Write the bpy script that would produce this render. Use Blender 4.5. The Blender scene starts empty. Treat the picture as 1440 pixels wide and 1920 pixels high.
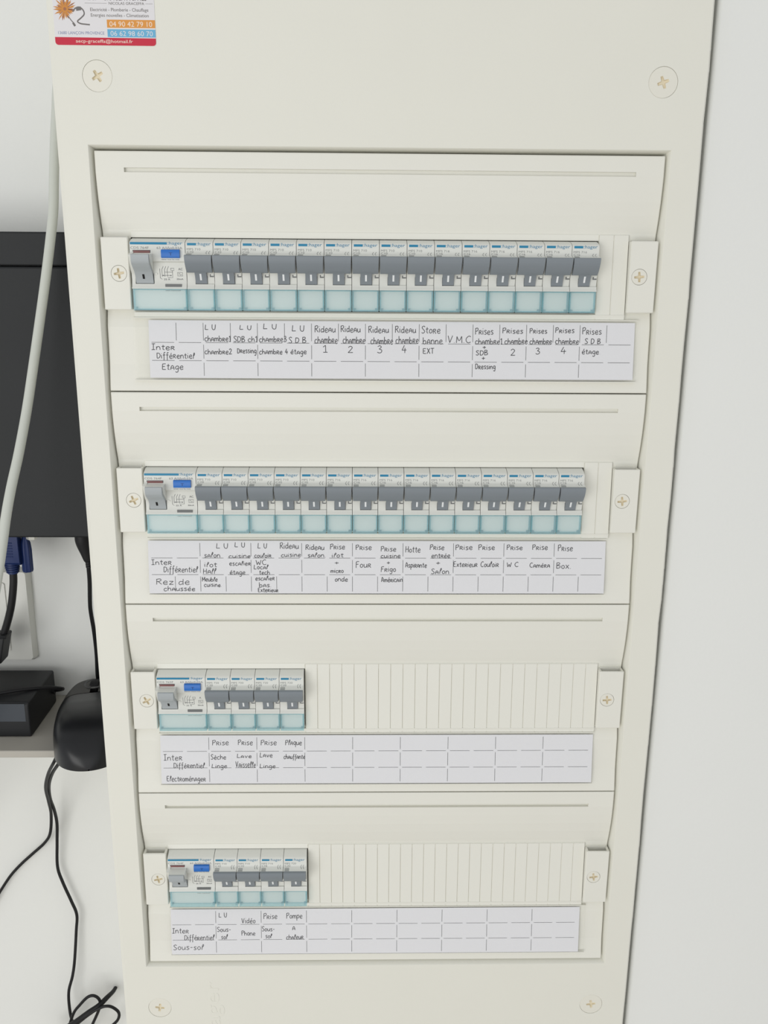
import bpy, bmesh, math, random
from mathutils import Matrix, Vector
random.seed(7)
S = bpy.context.scene
COL = S.collection
MM = 0.001

# ------------------------------------------------------------------ camera
cam_d = bpy.data.cameras.new('camera')
cam = bpy.data.objects.new('camera', cam_d); COL.objects.link(cam)
cam_d.sensor_fit = 'VERTICAL'; cam_d.sensor_height = 36.0
cam_d.lens = 1731.66 / 1920 * 36.0
cam_d.clip_start = 0.01; cam_d.clip_end = 50
def _rot(rx, ry, rz):
    return Matrix.Rotation(rz, 3, 'Z') @ Matrix.Rotation(ry, 3, 'Y') @ Matrix.Rotation(rx, 3, 'X')
_R = _rot(-0.26167757, -0.00715106, -0.01839381) @ Matrix.Rotation(math.pi/2, 3, 'X')
cam.matrix_world = Matrix.Translation(Vector((-9.288, -612.55, 136.607))*MM) @ _R.to_4x4()
S.camera = cam

# ------------------------------------------------------------------ light and exposure
S.view_settings.view_transform = 'Standard'
S.view_settings.look = 'None'
S.view_settings.gamma = 1.0
S.view_settings.exposure = -0.2
W = bpy.data.worlds.new('daylight'); S.world = W
W.use_nodes = True
bg = W.node_tree.nodes['Background']
bg.inputs['Color'].default_value = (0.975, 0.99, 1.0, 1)
bg.inputs['Strength'].default_value = 0.72
def area(name, loc, target, size, power, color):
    d = bpy.data.lights.new(name, 'AREA'); d.shape = 'RECTANGLE'
    d.size, d.size_y = size; d.energy = power; d.color = color
    o = bpy.data.objects.new(name, d); COL.objects.link(o)
    o.location = loc
    o.rotation_euler = (Vector(target) - Vector(loc)).to_track_quat('-Z', 'Y').to_euler()
    return o
area('window_daylight', (-1.0, -2.1, -0.25), (0, 0, -0.1), (1.6, 1.6), 27, (1.0, 0.99, 0.965))

# ------------------------------------------------------------------ materials
def lin(c):
    return tuple(((v/255)/12.92 if v/255 <= .04045 else ((v/255+.055)/1.055)**2.4) for v in c) + (1,)
def mat(name, rgb, rough=.5, spec=.35, metal=0, noise=0.0, scale=60, bump=0.0, bscale=900, trans=0.0):
    m = bpy.data.materials.new(name); m.use_nodes = True
    nt = m.node_tree; b = nt.nodes['Principled BSDF']
    b.inputs['Base Color'].default_value = lin(rgb)
    b.inputs['Roughness'].default_value = rough
    b.inputs['Specular IOR Level'].default_value = spec
    b.inputs['Metallic'].default_value = metal
    if noise or bump:
        tc = nt.nodes.new('ShaderNodeTexCoord')
    if noise:
        n = nt.nodes.new('ShaderNodeTexNoise'); n.inputs['Scale'].default_value = scale; n.inputs['Detail'].default_value = 4
        nt.links.new(tc.outputs['Object'], n.inputs['Vector'])
        mx = nt.nodes.new('ShaderNodeMix'); mx.data_type = 'RGBA'
        a = lin(rgb); mx.inputs[6].default_value = tuple(v*(1-noise) for v in a[:3])+(1,)
        mx.inputs[7].default_value = tuple(min(1, v*(1+noise)) for v in a[:3])+(1,)
        nt.links.new(n.outputs['Fac'], mx.inputs[0]); nt.links.new(mx.outputs[2], b.inputs['Base Color'])
    if bump:
        n2 = nt.nodes.new('ShaderNodeTexNoise'); n2.inputs['Scale'].default_value = bscale; n2.inputs['Detail'].default_value = 3
        nt.links.new(tc.outputs['Object'], n2.inputs['Vector'])
        bp = nt.nodes.new('ShaderNodeBump'); bp.inputs['Strength'].default_value = bump; bp.inputs['Distance'].default_value = .0005
        nt.links.new(n2.outputs['Fac'], bp.inputs['Height']); nt.links.new(bp.outputs['Normal'], b.inputs['Normal'])
    return m
def clear(name, tint, fac, rough=.12, body=None):
    m = bpy.data.materials.new(name); m.use_nodes = True
    nt = m.node_tree; nt.nodes.clear()
    out = nt.nodes.new('ShaderNodeOutputMaterial')
    tr = nt.nodes.new('ShaderNodeBsdfTransparent'); tr.inputs['Color'].default_value = tint
    p = nt.nodes.new('ShaderNodeBsdfPrincipled')
    p.inputs['Base Color'].default_value = body or tint; p.inputs['Roughness'].default_value = rough
    p.inputs['Specular IOR Level'].default_value = .5
    mx = nt.nodes.new('ShaderNodeMixShader'); mx.inputs[0].default_value = fac
    nt.links.new(tr.outputs[0], mx.inputs[1]); nt.links.new(p.outputs[0], mx.inputs[2]); nt.links.new(mx.outputs[0], out.inputs[0])
    return m
CREAM = mat('cream_plastic', (230, 229, 219), .48, .35, noise=.015, scale=25, bump=.10, bscale=1500)
CREAM2 = mat('cover_plastic', (231, 230, 221), .45, .35, noise=.012, scale=30, bump=.08, bscale=1500)
SCREWP = mat('screw_plastic', (230, 228, 217), .4, .4)
RECESS = mat('screw_recess', (229, 219, 194), .5, .3)
WALLP = mat('wall_paint', (233, 234, 231), .75, .2, noise=.012, scale=8, bump=.25, bscale=350)
FLOORM = mat('floor_tile', (176, 168, 156), .5, .3, noise=.05, scale=6)
DARK = mat('board_inside', (52, 52, 54), .7, .2)
BODY = mat('breaker_grey', (221, 222, 216), .42, .35)
TOG = mat('toggle_dark_grey', (131, 138, 144), .42, .35)
TOGL = mat('toggle_mid_grey', (172, 178, 181), .42, .35)
WHITE = mat('white_mark', (235, 238, 240), .5)
BLACKM = mat('black_mark', (22, 22, 24), .5)
BLUEBAR = mat('logo_blue', (40, 130, 168), .5)
LOGOTX = mat('logo_text_blue', (62, 132, 168), .5)
PRINT = mat('grey_print', (140, 143, 142), .6)
PRINTD = mat('dark_print', (96, 98, 102), .6)
BLUEBTN = mat('blue_button', (44, 112, 196), .4, .4)
BLUEBTND = mat('blue_button_mark', (24, 62, 120), .4)
BROWN = mat('indicator_brown', (138, 96, 94), .5)
SLOTG = mat('slot_grey', (112, 114, 114), .5)
TCOV = clear('terminal_cover_blue', (.96, .988, .993, 1), .13, .16, (.82, .93, .955, 1))
TCED = clear('terminal_cover_edge', (.76, .91, .935, 1), .20, .15, (.40, .66, .73, 1))
PAPER = mat('label_paper', (229, 229, 234), .8, .1)
GRID = mat('label_grid', (104, 105, 108), .8, .1)
INK = mat('pen_ink', (66, 66, 72), .7, .1)
HOLD = clear('clear_holder', (.995, .995, .99, 1), .03, .12, (.9, .9, .88, 1))
BLACKP = mat('black_plastic', (38, 39, 41), .5, .3, noise=.08, scale=40, bump=.1, bscale=1200)
BLACKS = mat('black_smooth', (24, 25, 28), .32, .4)
BLACKR = mat('black_rubber', (27, 27, 29), .5, .3)
BOXM = mat('black_case', (35, 37, 39), .55, .3, noise=.12, scale=18, bump=.12, bscale=1500)
MOUSEG = mat('mouse_dark_grey', (64, 63, 61), .5, .3)
RINGG = mat('mouse_ring_grey', (150, 150, 149), .35, .5)
GREYC = mat('grey_cable', (203, 206, 198), .5, .3, noise=.02, scale=80)
VGAB = mat('plug_blue', (23, 42, 90), .45, .35)
METAL = mat('plated_metal', (222, 221, 213), .28, .6, .35)
SOCK = mat('socket_white', (220, 220, 214), .4, .4)
SHELF = mat('shelf_white', (182, 178, 169), .6, .3, noise=.02, scale=20)
LBLG = mat('brick_label', (60, 66, 74), .45, .4)

# ------------------------------------------------------------------ mesh tools (all numbers in millimetres)
def catmull(pts, n=5):
    if len(pts) < 3: return [tuple(p) for p in pts]
    out = []; P = [pts[0]] + list(pts) + [pts[-1]]; D = len(pts[0])
    for i in range(1, len(P)-2):
        a, b, c, d = P[i-1], P[i], P[i+1], P[i+2]
        for k in range(n):
            t = k/n
            out.append(tuple(.5*((2*b[j]) + (-a[j]+c[j])*t + (2*a[j]-5*b[j]+4*c[j]-d[j])*t*t + (-a[j]+3*b[j]-3*c[j]+d[j])*t**3) for j in range(D)))
    out.append(tuple(pts[-1])); return out
_tx = {}
def text_poly(s):
    if s in _tx: return _tx[s]
    cu = bpy.data.curves.new('t', 'FONT'); cu.body = s; cu.size = 1; cu.resolution_u = 3; cu.fill_mode = 'FRONT' if False else 'BOTH'
    o = bpy.data.objects.new('t', cu); COL.objects.link(o)
    dg = bpy.context.evaluated_depsgraph_get()
    e = o.evaluated_get(dg); me = e.to_mesh()
    v = [(p.co.x, p.co.y) for p in me.vertices]; f = [tuple(p.vertices) for p in me.polygons]
    e.to_mesh_clear(); bpy.data.objects.remove(o); bpy.data.curves.remove(cu)
    _tx[s] = (v, f); return v, f
class MB:
    def __init__(s): s.v = []; s.f = []; s.m = []
    def add(s, vs, fs, m=0):
        o = len(s.v); s.v += [tuple(p) for p in vs]
        for f in fs: s.f.append(tuple(i+o for i in f)); s.m.append(m)
    def box(s, x0, x1, y0, y1, z0, z1, m=0):
        s.add([(x0,y0,z0),(x1,y0,z0),(x1,y1,z0),(x0,y1,z0),(x0,y0,z1),(x1,y0,z1),(x1,y1,z1),(x0,y1,z1)],
              [(0,3,2,1),(4,5,6,7),(0,1,5,4),(1,2,6,5),(2,3,7,6),(3,0,4,7)], m)
    def prism(s, prof, x0, x1, m=0, taper=None):       # prof: (y,z) outline carried along x
        n = len(prof); t = taper or (lambda x, y, z: x)
        vs = [(t(x0,y,z), y, z) for y, z in prof] + [(t(x1,y,z), y, z) for y, z in prof]
        fs = [tuple(range(n)), tuple(range(2*n-1, n-1, -1))] + [(i, (i+1)%n, n+(i+1)%n, n+i) for i in range(n)]
        s.add(vs, fs, m)
    def quad(s, x0, x1, z0, z1, y, m=0):
        f = y if callable(y) else (lambda z: y)
        s.add([(x0,f(z0),z0),(x1,f(z0),z0),(x1,f(z1),z1),(x0,f(z1),z1)], [(0,1,2,3)], m)
    def tube(s, pts, r, m=0, seg=12, n=6, cap=True):
        P = [Vector(p) for p in catmull(pts, n)]; L = len(P)
        up = Vector((0,0,1)); rings = []
        t0 = (P[1]-P[0]).normalized(); u = t0.cross(up)
        if u.length < 1e-3: u = t0.cross(Vector((1,0,0)))
        u.normalize()
        for i in range(L):
            t = (P[min(i+1,L-1)]-P[max(i-1,0)]).normalized()
            u = (u - t*u.dot(t)).normalized(); w = t.cross(u)
            rr = r(i/(L-1)) if callable(r) else r
            rings.append([P[i] + rr*(math.cos(2*math.pi*k/seg)*u + math.sin(2*math.pi*k/seg)*w) for k in range(seg)])
        vs = [p for rg in rings for p in rg]
        fs = [(i*seg+k, i*seg+(k+1)%seg, (i+1)*seg+(k+1)%seg, (i+1)*seg+k) for i in range(L-1) for k in range(seg)]
        if cap: fs += [tuple(range(seg-1,-1,-1)), tuple((L-1)*seg+k for k in range(seg))]
        s.add(vs, fs, m)
    def lathe(s, prof, c, axis='y', m=0, seg=32, a0=0):        # prof: (radius, offset along axis)
        vs = []; n = len(prof)
        for k in range(seg):
            a = a0 + 2*math.pi*k/seg
            for r, h in prof:
                if axis == 'y': vs.append((c[0]+r*math.cos(a), c[1]+h, c[2]+r*math.sin(a)))
                elif axis == 'z': vs.append((c[0]+r*math.cos(a), c[1]+r*math.sin(a), c[2]+h))
                else: vs.append((c[0]+h, c[1]+r*math.cos(a), c[2]+r*math.sin(a)))
        fs = [(k*n+i, ((k+1)%seg)*n+i, ((k+1)%seg)*n+i+1, k*n+i+1) for k in range(seg) for i in range(n-1)]
        s.add(vs, fs, m)
    def sheet(s, outer, holes, y, m=0, back=None):     # flat plate in xz with holes; returns nothing
        bm = bmesh.new(); loops = []
        for L in [outer] + holes:
            vv = [bm.verts.new((p[0], 0, p[1])) for p in L]
            for i in range(len(vv)): bm.edges.new((vv[i], vv[(i+1)%len(vv)]))
        r = bmesh.ops.triangle_fill(bm, use_beauty=True, use_dissolve=False, edges=bm.edges[:], normal=(0,-1,0))
        bm.verts.index_update()
        vs = [(v.co.x, y, v.co.z) for v in bm.verts]; fs = [tuple(v.index for v in f.verts) for f in bm.faces]
        s.add(vs, fs, m)
        if back is not None:
            for L in [outer] + holes:
                n = len(L)
                s.add([(p[0], y, p[1]) for p in L] + [(p[0], back, p[1]) for p in L], [(i, (i+1)%n, n+(i+1)%n, n+i) for i in range(n)], m)
        bm.free()
    def text(s, t, x, z, w, h, y, m=0, cap=.73):       # left x, baseline z, width w, capital height h
        v, f = text_poly(t)
        if not v: return
        a = min(p[0] for p in v); b = max(p[0] for p in v)
        sx = w/(b-a) if w else h/cap; sy = h/cap
        fy = y if callable(y) else (lambda q: y)
        s.add([(x+(p[0]-a)*sx, fy(z+p[1]*sy), z+p[1]*sy) for p in v], f, m)
    def ribbon(s, pts, w, y, m=0):                     # flat pen stroke, pts (x,z)
        n = len(pts)
        if n < 2: return
        fy = y if callable(y) else (lambda q: y)
        vs = []
        for i in range(n):
            a = pts[max(i-1,0)]; b = pts[min(i+1,n-1)]
            dx, dz = b[0]-a[0], b[1]-a[1]; l = math.hypot(dx, dz) or 1
            nx, nz = -dz/l*w/2, dx/l*w/2
            for sg in (1, -1):
                X, Z = pts[i][0]+sg*nx, pts[i][1]+sg*nz; vs.append((X, fy(Z), Z))
        s.add(vs, [(2*i, 2*i+2, 2*i+3, 2*i+1) for i in range(n-1)], m)
    def build(s, name, mats, parent=None, loc=None, bevel=0, ang=35, recalc=True, merge=True):
        me = bpy.data.meshes.new(name)
        me.from_pydata([(a*MM, b*MM, c*MM) for a, b, c in s.v], [], s.f)
        if not isinstance(mats, (list, tuple)): mats = [mats]
        for q in mats: me.materials.append(q)
        for p, k in zip(me.polygons, s.m): p.material_index = k; p.use_smooth = True
        if recalc:
            bm = bmesh.new(); bm.from_mesh(me)
            bmesh.ops.recalc_face_normals(bm, faces=bm.faces[:])
            bm.to_mesh(me); bm.free()
        me.update()
        if bevel: me.set_sharp_from_angle(angle=math.radians(180))
        else: me.set_sharp_from_angle(angle=math.radians(ang))
        o = bpy.data.objects.new(name, me); COL.objects.link(o)
        if parent: o.parent = parent
        if loc: o.location = Vector(loc)*MM
        if bevel:
            b = o.modifiers.new('soft_edges', 'BEVEL'); b.width = bevel*MM; b.segments = 2; b.limit_method = 'ANGLE'
            b.angle_limit = math.radians(30); b.harden_normals = False
            me.set_sharp_from_angle(angle=math.radians(60))
        return o
def thing(name, label, cat, loc=(0,0,0), group=None):
    o = bpy.data.objects.new(name, None); COL.objects.link(o); o.location = Vector(loc)*MM
    o.empty_display_size = .01
    return tag(o, label, cat, group)
def tag(o, label, cat, group=None):
    o['label'] = label; o['category'] = cat
    if group: o['group'] = group
    return o
def copy_tree(o, parent=None):
    c = o.copy(); COL.objects.link(c)
    if parent: c.parent = parent
    for ch in list(o.children): copy_tree(ch, c)
    return c
def circ(cx, cz, r, n=40): return [(cx+r*math.cos(2*math.pi*k/n), cz+r*math.sin(2*math.pi*k/n)) for k in range(n)]
def rrect(x0, x1, z0, z1, r, n=5):
    out = []
    for cx, cz, a0 in ((x1-r, z1-r, 0), (x0+r, z1-r, 90), (x0+r, z0+r, 180), (x1-r, z0+r, 270)):
        for k in range(n+1):
            a = math.radians(a0+90*k/n); out.append((cx+r*math.cos(a), cz+r*math.sin(a)))
    return out
def lerp(tab):          # piecewise-linear function through (z, y) pairs sorted by falling z
    def f(z):
        if z >= tab[0][0]: return tab[0][1]
        for (a, ya), (b, yb) in zip(tab, tab[1:]):
            if z >= b: return ya + (yb-ya)*(a-z)/(a-b)
        return tab[-1][1]
    return f

# ------------------------------------------------------------------ setting
def struct(name, m, *boxes):
    b = MB()
    for q in boxes: b.box(*q)
    o = b.build(name, m, recalc=True); o['kind'] = 'structure'; return o
struct('wall_left', WALLP, (-1800, 199, 160, 300, -1400, 1250))
b = MB(); b.prism([(8,-1400),(8,1250),(300,1250),(300,-1400)], 205.2, 1800)
o = b.build('wall_right', WALLP, bevel=2.4); o['kind'] = 'structure'
struct('floor', FLOORM, (-1800, 1800, -3000, 300, -1460, -1400))

# ------------------------------------------------------------------ enclosure
def cross(cx, cz, r, w, rot):
    pts = []
    for k in range(4):
        a = rot + k*math.pi/2
        c, s_ = math.cos(a), math.sin(a)
        for u, v in ((w, -w), (r, -w*.75), (r, w*.75)):
            pts.append((cx + c*u - s_*v, cz + s_*u + c*v))
    return pts
def screw(parent, cx, cz, y, r, cr, cw, rot, name='screw', dp=1.7):
    b = MB(); pts = cross(cx, cz, cr, cw, rot)
    b.sheet(circ(cx, cz, r-.25), [pts], y, 0)
    b.lathe([(r-.25, 0), (r-.03, .2), (r-.03, 3)], (cx, y, cz), 'y', 0, 40)
    n = len(pts)
    inn = [(cx+(p[0]-cx)*.72, cz+(p[1]-cz)*.72) for p in pts]
    b.add([(p[0], y, p[1]) for p in pts] + [(p[0], y+dp, p[1]) for p in inn], [(i, (i+1)%n, n+(i+1)%n, n+i) for i in range(n)], 1)
    b.add([(p[0], y+dp, p[1]) for p in inn] + [(cx, y+dp+.3, cz)], [(i, (i+1)%n, n) for i in range(n)], 1)
    return b.build(name, [SCREWP, RECESS], parent)

PT, PB = 345, -640        # top and bottom of the front frame
enc = thing('distribution_board', 'cream wall distribution board frame with four rows of covers', 'electrical panel')
b = MB()
HW, ZT, ZB = 181.4, 207.0, -398.5
outer = [(-198.0, PB), (-198.0, PT), (199.4, PT)]
zz = PT
while zz > PB + 20:      # chipped, slightly wavy right edge
    zz -= random.choice((12, 18, 25, 32)); j = random.choice((0, 0, .25, -.3, .4, -.15))
    outer += [(199.3+j, zz+.6), (199.3+j*.7, zz)]
outer.append((199.3, PB))
scr = [(-172.7, 245.9, math.radians(32)), (172.7, 245.9, math.radians(20)), (-172.7, -437.3, math.radians(-8)), (172.7, -437.3, math.radians(8))]
b.sheet(outer, [[(-HW,ZB),(-HW,ZT),(HW,ZT),(HW,ZB)]] + [circ(x, z, 9.1) for x, z, _ in scr], 0, 0)
for x, z, _ in scr: b.lathe([(9.1, 0), (9.1, 3)], (x, 0, z), 'y', 0, 40)
b2 = [(-199.2,PB),(-199.2,PT),(199.4,PT),(199.4,PB)]
out1 = [(p[0], 0, p[1]) for p in outer]; out2 = [(p[0]+(1.2 if p[0]>0 else -2.6), 1.3 if p[0]>0 else 2.0, p[1]) for p in outer]; out3 = [(q[0], 9, q[2]) for q in out2]
n = len(out1)
b.add(out1+out2+out3, [(i+o, (i+1)%n+o, n+(i+1)%n+o, n+i+o) for o in (0, n) for i in range(n)], 0)
l1 = [(-HW,0,ZB),(-HW,0,ZT),(HW,0,ZT),(HW,0,ZB)]; l2 = [(-HW+.5,.5,ZB+.5),(-HW+.5,.5,ZT-.5),(HW-.5,.5,ZT-.5),(HW-.5,.5,ZB+.5)]
l3 = [(-179.2,11,-396.2),(-179.2,11,204.8),(179.2,11,204.8),(179.2,11,-396.2)]; l4 = [(x,30,z) for x,_,z in l3]
b.add(l1+l2+l3+l4, [(i+o, (i+1)%4+o, 4+(i+1)%4+o, 4+i+o) for o in (0,4,8) for i in range(4)], 0)
b.build('front_frame', CREAM, enc, ang=40)
# box behind the frame: sides, top, bottom and back panel
b = MB()
b.box(-198, -195, 3, 158, PB+3, PT-3); b.box(195, 198, 3, 158, PB+3, PT-3)
b.box(-195, 195, 3, 158, PT-6, PT-3); b.box(-195, 195, 3, 158, PB+3, PB+6)
b.build('housing', CREAM, enc)
b = MB(); b.box(-195, 195, 52, 158, PB+6, PT-6); b.build('back_panel', DARK, enc)
for x, z, a in scr: screw(enc, x, z, .12, 9.02, 3.7, 1.05, a, dp=1.4)
b = MB()
v, f = text_poly('hager')
sx = 17.0
a = min(p[0] for p in v)
wt = max(p[0] for p in v) - a
k = 54/wt
b.add([(-125.4 - p[1]*sx, -.22, -467 + (p[0]-a)*k) for p in v] + [(-125.4 - p[1]*sx, .1, -467 + (p[0]-a)*k) for p in v], list(f), 0)
bm = bmesh.new(); vs = [bm.verts.new((-125.4-p[1]*sx, 0, -467+(p[0]-a)*k)) for p in v]
for q in f:
    try: bm.faces.new([vs[i] for i in q])
    except ValueError: pass
bm.verts.index_update()
bmesh.ops.remove_doubles(bm, verts=bm.verts[:], dist=.001); bm.verts.index_update()
o_ = len(b.v); b.add([(v_.co.x, -.22, v_.co.z) for v_ in bm.verts] + [(v_.co.x*1.0, .1, v_.co.z) for v_ in bm.verts],
      [(e.verts[0].index, e.verts[1].index, e.verts[1].index+len(bm.verts), e.verts[0].index+len(bm.verts)) for e in bm.edges if e.is_boundary], 0)
bm.free()
o = b.build('embossed_logo', CREAM, enc)
o['label'] = 'embossed maker name reading upward'

# ------------------------------------------------------------------ cover plates
CP = [(203.7,2.6),(203.0,2.2),(194.0,2.2),(191.3,2.2),(184,2.9),(176,4.0),(168,5.6),(161,7.4),(157,8.6),(152.6,9.4),(106.4,8.0),(101,6.6),(96,5.6),(84,5.2),(72,4.6),(64,3.4),(58,2.5),(55.2,2.2),(54.6,2.6)]
cprof = lerp(CP)
FILL = {0: 141.0, 1: 141.0, 2: -53.4, 3: -53.4}
ROWN = ['top', 'second', 'third', 'bottom']
GW = [160.7, 160.2, 160.0, 159.5]
for r in range(4):
    zo = -150*r
    t = thing('cover_plate', ['cream cover plate at the top of the board, around the first breaker row',
        'cream cover plate around the second full row of breakers',
        'cream cover plate whose breaker row ends with washing and dishwasher circuits',
        'lowest cream cover plate on the board, around the Sous-sol breakers'][r], 'cover plate', (0,0,zo), 'cover plates of the board')
    b = MB()
    XS = [-178.5, -177.9, -GW[r], GW[r], 177.9, 178.5]
    for (za, ya), (zb, yb) in zip(CP, CP[1:]):
        for xa, xb in zip(XS, XS[1:]):
            mid = (za+zb)/2
            if abs((xa+xb)/2) < 100 and (106.4 <= mid <= 152.6): continue
            if abs((xa+xb)/2) < 100 and 191.3 <= mid <= 194.0:
                d = 2.4
                b.add([(xa,ya,za),(xb,ya,za),(xb,ya+d,za),(xa,ya+d,za)], [(0,1,2,3)]); b.add([(xa,yb,zb),(xb,yb,zb),(xb,yb+d,zb),(xa,yb+d,zb)], [(3,2,1,0)])
                b.add([(xa,ya,za),(xa,ya+d,za),(xa,yb+d,zb),(xa,yb,zb)], [(0,1,2,3)]); b.add([(xb,ya,za),(xb,ya+d,za),(xb,yb+d,zb),(xb,yb,zb)], [(3,2,1,0)])
                b.quad(xa, xb, zb, za, ya+d); continue
            ea = .5 if abs(xa) > 178.2 else 0; eb = .5 if abs(xb) > 178.2 else 0
            b.add([(xa,ya+ea,za),(xb,ya+eb,za),(xb,yb+eb,zb),(xa,yb+ea,zb)], [(0,1,2,3)])
    # turned-back rim
    rim = [(-178.5, z, y) for z, y in CP]
    for sx in (-178.5, 178.5):
        for (za, ya), (zb, yb) in zip(CP, CP[1:]):
            b.add([(sx,ya+.5,za),(sx,yb+.5,zb),(sx,yb+7,zb),(sx,ya+7,za)], [(0,1,2,3)])
    for z, y in (CP[0], CP[-1]):
        b.add([(-178.5,y,z),(178.5,y,z),(178.5,y+12,z),(-178.5,y+12,z)], [(0,1,2,3)])
    for z, y in ((152.6, 9.4), (106.4, 8.0)):
        b.add([(-GW[r],y,z),(GW[r],y,z),(GW[r],y+3,z),(-GW[r],y+3,z)], [(0,1,2,3)])
    b.build('plate', CREAM2, t, ang=25)
    # raised surround of the breaker window
    b = MB()
    for z0, z1, ya, yb in ((152.35, 156.4, 8.2, 7.9), (102.3, 105.75, 4.8, 5.4)):
        b.add([(-160.4,ya,z1),(160.6,ya,z1),(160.6,yb,z0),(-160.4,yb,z0),(-160.4,12,z1),(160.6,12,z1),(160.6,12,z0),(-160.4,12,z0)],
              [(0,1,2,3),(0,4,5,1),(3,2,6,7),(0,3,7,4),(1,5,6,2)])
    b.build('window_surround', CREAM2, t, bevel=.25)
    # ridged blanking strip
    b = MB(); x0 = FILL[r]; x1 = 160.5; nseg = round((x1-x0)/8.8); w = (x1-x0)/nseg
    ft = lambda z: 5.0 + (z-102.3)*(7.6-5.0)/(156-102.3)
    for k in range(nseg):
        xa, xb = x0+k*w, x0+(k+1)*w
        for (u0, u1, d0, d1) in ((xa, xa+.6, .75, 0), (xa+.6, xb-.12, 0, 0), (xb-.12, xb, 0, .75)):
            b.add([(u0,ft(155.9)+d0,155.9),(u1,ft(155.9)+d1,155.9),(u1,ft(102.6)+d1,102.6),(u0,ft(102.6)+d0,102.6)], [(0,1,2,3)])
    b.add([(x0,ft(155.9),155.9),(x1,ft(155.9),155.9),(x1,12,155.9),(x0,12,155.9)], [(0,1,2,3)])
    b.add([(x0,ft(102.6),102.6),(x1,ft(102.6),102.6),(x1,12,102.6),(x0,12,102.6)], [(0,1,2,3)])
    b.add([(x0,ft(155.9),155.9),(x0,ft(102.6),102.6),(x0,20,102.6),(x0,20,155.9)], [(0,1,2,3)])
    b.add([(x1,ft(155.9),155.9),(x1,ft(102.6),102.6),(x1,12,102.6),(x1,12,155.9)], [(0,1,2,3)])
    b.build('blanking_strip', CREAM2, t, ang=20, recalc=False)
    # fixing brackets: hollow, open at the top
    for sgn in (-1, 1):
        xa, xb = (-178.3, -160.9) if sgn < 0 else (160.9, 178.5)
        cx = -167.8 if sgn < 0 else 167.5
        br = MB()
        yb = 1.6
        br.sheet(rrect(xa+.5, xb-.5, 107.6, 151.9, .5, 3), [circ(cx, 130, 5.15, 36)], yb, 0)
        br.lathe([(5.15, 0), (5.15, 2.2)], (cx, yb, 130), 'y', 0, 36)
        o1 = rrect(xa+.5, xb-.5, 107.6, 151.9, .5, 3); o2 = rrect(xa, xb, 107.1, 152.4, .9, 3); N = len(o1)
        br.add([(p[0],yb,p[1]) for p in o1]+[(p[0],yb+.6,p[1]) for p in o2], [(i,(i+1)%N,N+(i+1)%N,N+i) for i in range(N)])
        # walls behind the front: outer side, inner side, underside, pocket lip
        br.box(xa, xa+1.6, yb+.6, 10, 107.4, 152.0); br.box(xb-1.6, xb, yb+.6, 10, 107.4, 152.0)
        br.box(xa+1.6, xb-1.6, yb+.6, 10, 107.2, 108.6); br.box(xa+1.6, xb-1.6, yb+.5, yb+2.0, 144, 152.0)
        br.box(xa+1.6, xb-1.6, yb+7.0, 9.6, 140, 153.2)
        bo = br.build('bracket', CREAM2, t)
        screw(bo, cx, 130, yb-.05, 5.0, 3.3, .85, [math.radians(v) for v in ((8, 22, 30, 12), (4, 6, 5, 8))[0 if sgn < 0 else 1]][r])
    # clear label holder with thin lips
    pl = lambda z: .5 + (z-63)*4/38
    hx0, hx1 = ((-161.5, 170.0), (-160.8, 159.2), (-161, 160.5), (-161, 164))[r]
    b = MB()
    b.prism([(pl(102)-.35,102.2),(pl(62.4)-.35,62.2),(pl(62.4)-.15,62.2),(pl(102)-.15,102.2)], hx0, hx1, 0)
    b.box(hx0, hx1, pl(62)-.25, 4.6, 61.9, 62.4, 1); b.box(hx0, hx1, pl(102)-.3, 7.0, 101.8, 102.4, 1)
    
    ho = b.build('label_holder', [HOLD, CREAM2], t)
    ho['label'] = 'clear plastic label holder'

# ------------------------------------------------------------------ circuit breakers
FP = [(9.5,152),(7.6,151.8),(3.6,150.9),(1.0,150.0),(-.4,149.2),(-.75,148.3),(-.7,145.4),(-.9,143.6),(-1.7,142.7),(-5.9,141.6),(-5.2,140.0),(-1.0,132.0),(.6,130.4),(1.0,129.0)]
face = lerp([(z, y-.06) for y, z in FP])
def outline(tail): return FP + tail + [(2.6,120.3),(2.6,107.3),(52,107.0),(52,152)]
def terminal_cover(x0, x1):
    b = MB(); zt, zb = 120.5, 107.0
    b.box(x0, x1, -1.0, -.4, zb, zt, 0)
    for q in ((x0, x0+.8, -.4, 2.4, zb, zt), (x1-.8, x1, -.4, 2.4, zb, zt), (x0+.8, x1-.8, -.4, 2.4, zt-.7, zt), (x0+.8, x1-.8, -.4, 2.4, zb, zb+1.0)): b.box(*q, 1)
    for xa in (x0+.8, x1-2.2): b.box(xa, xa+1.4, -.3, 2.3, zb+1.0, zb+2.1, 1)
    return b
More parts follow.
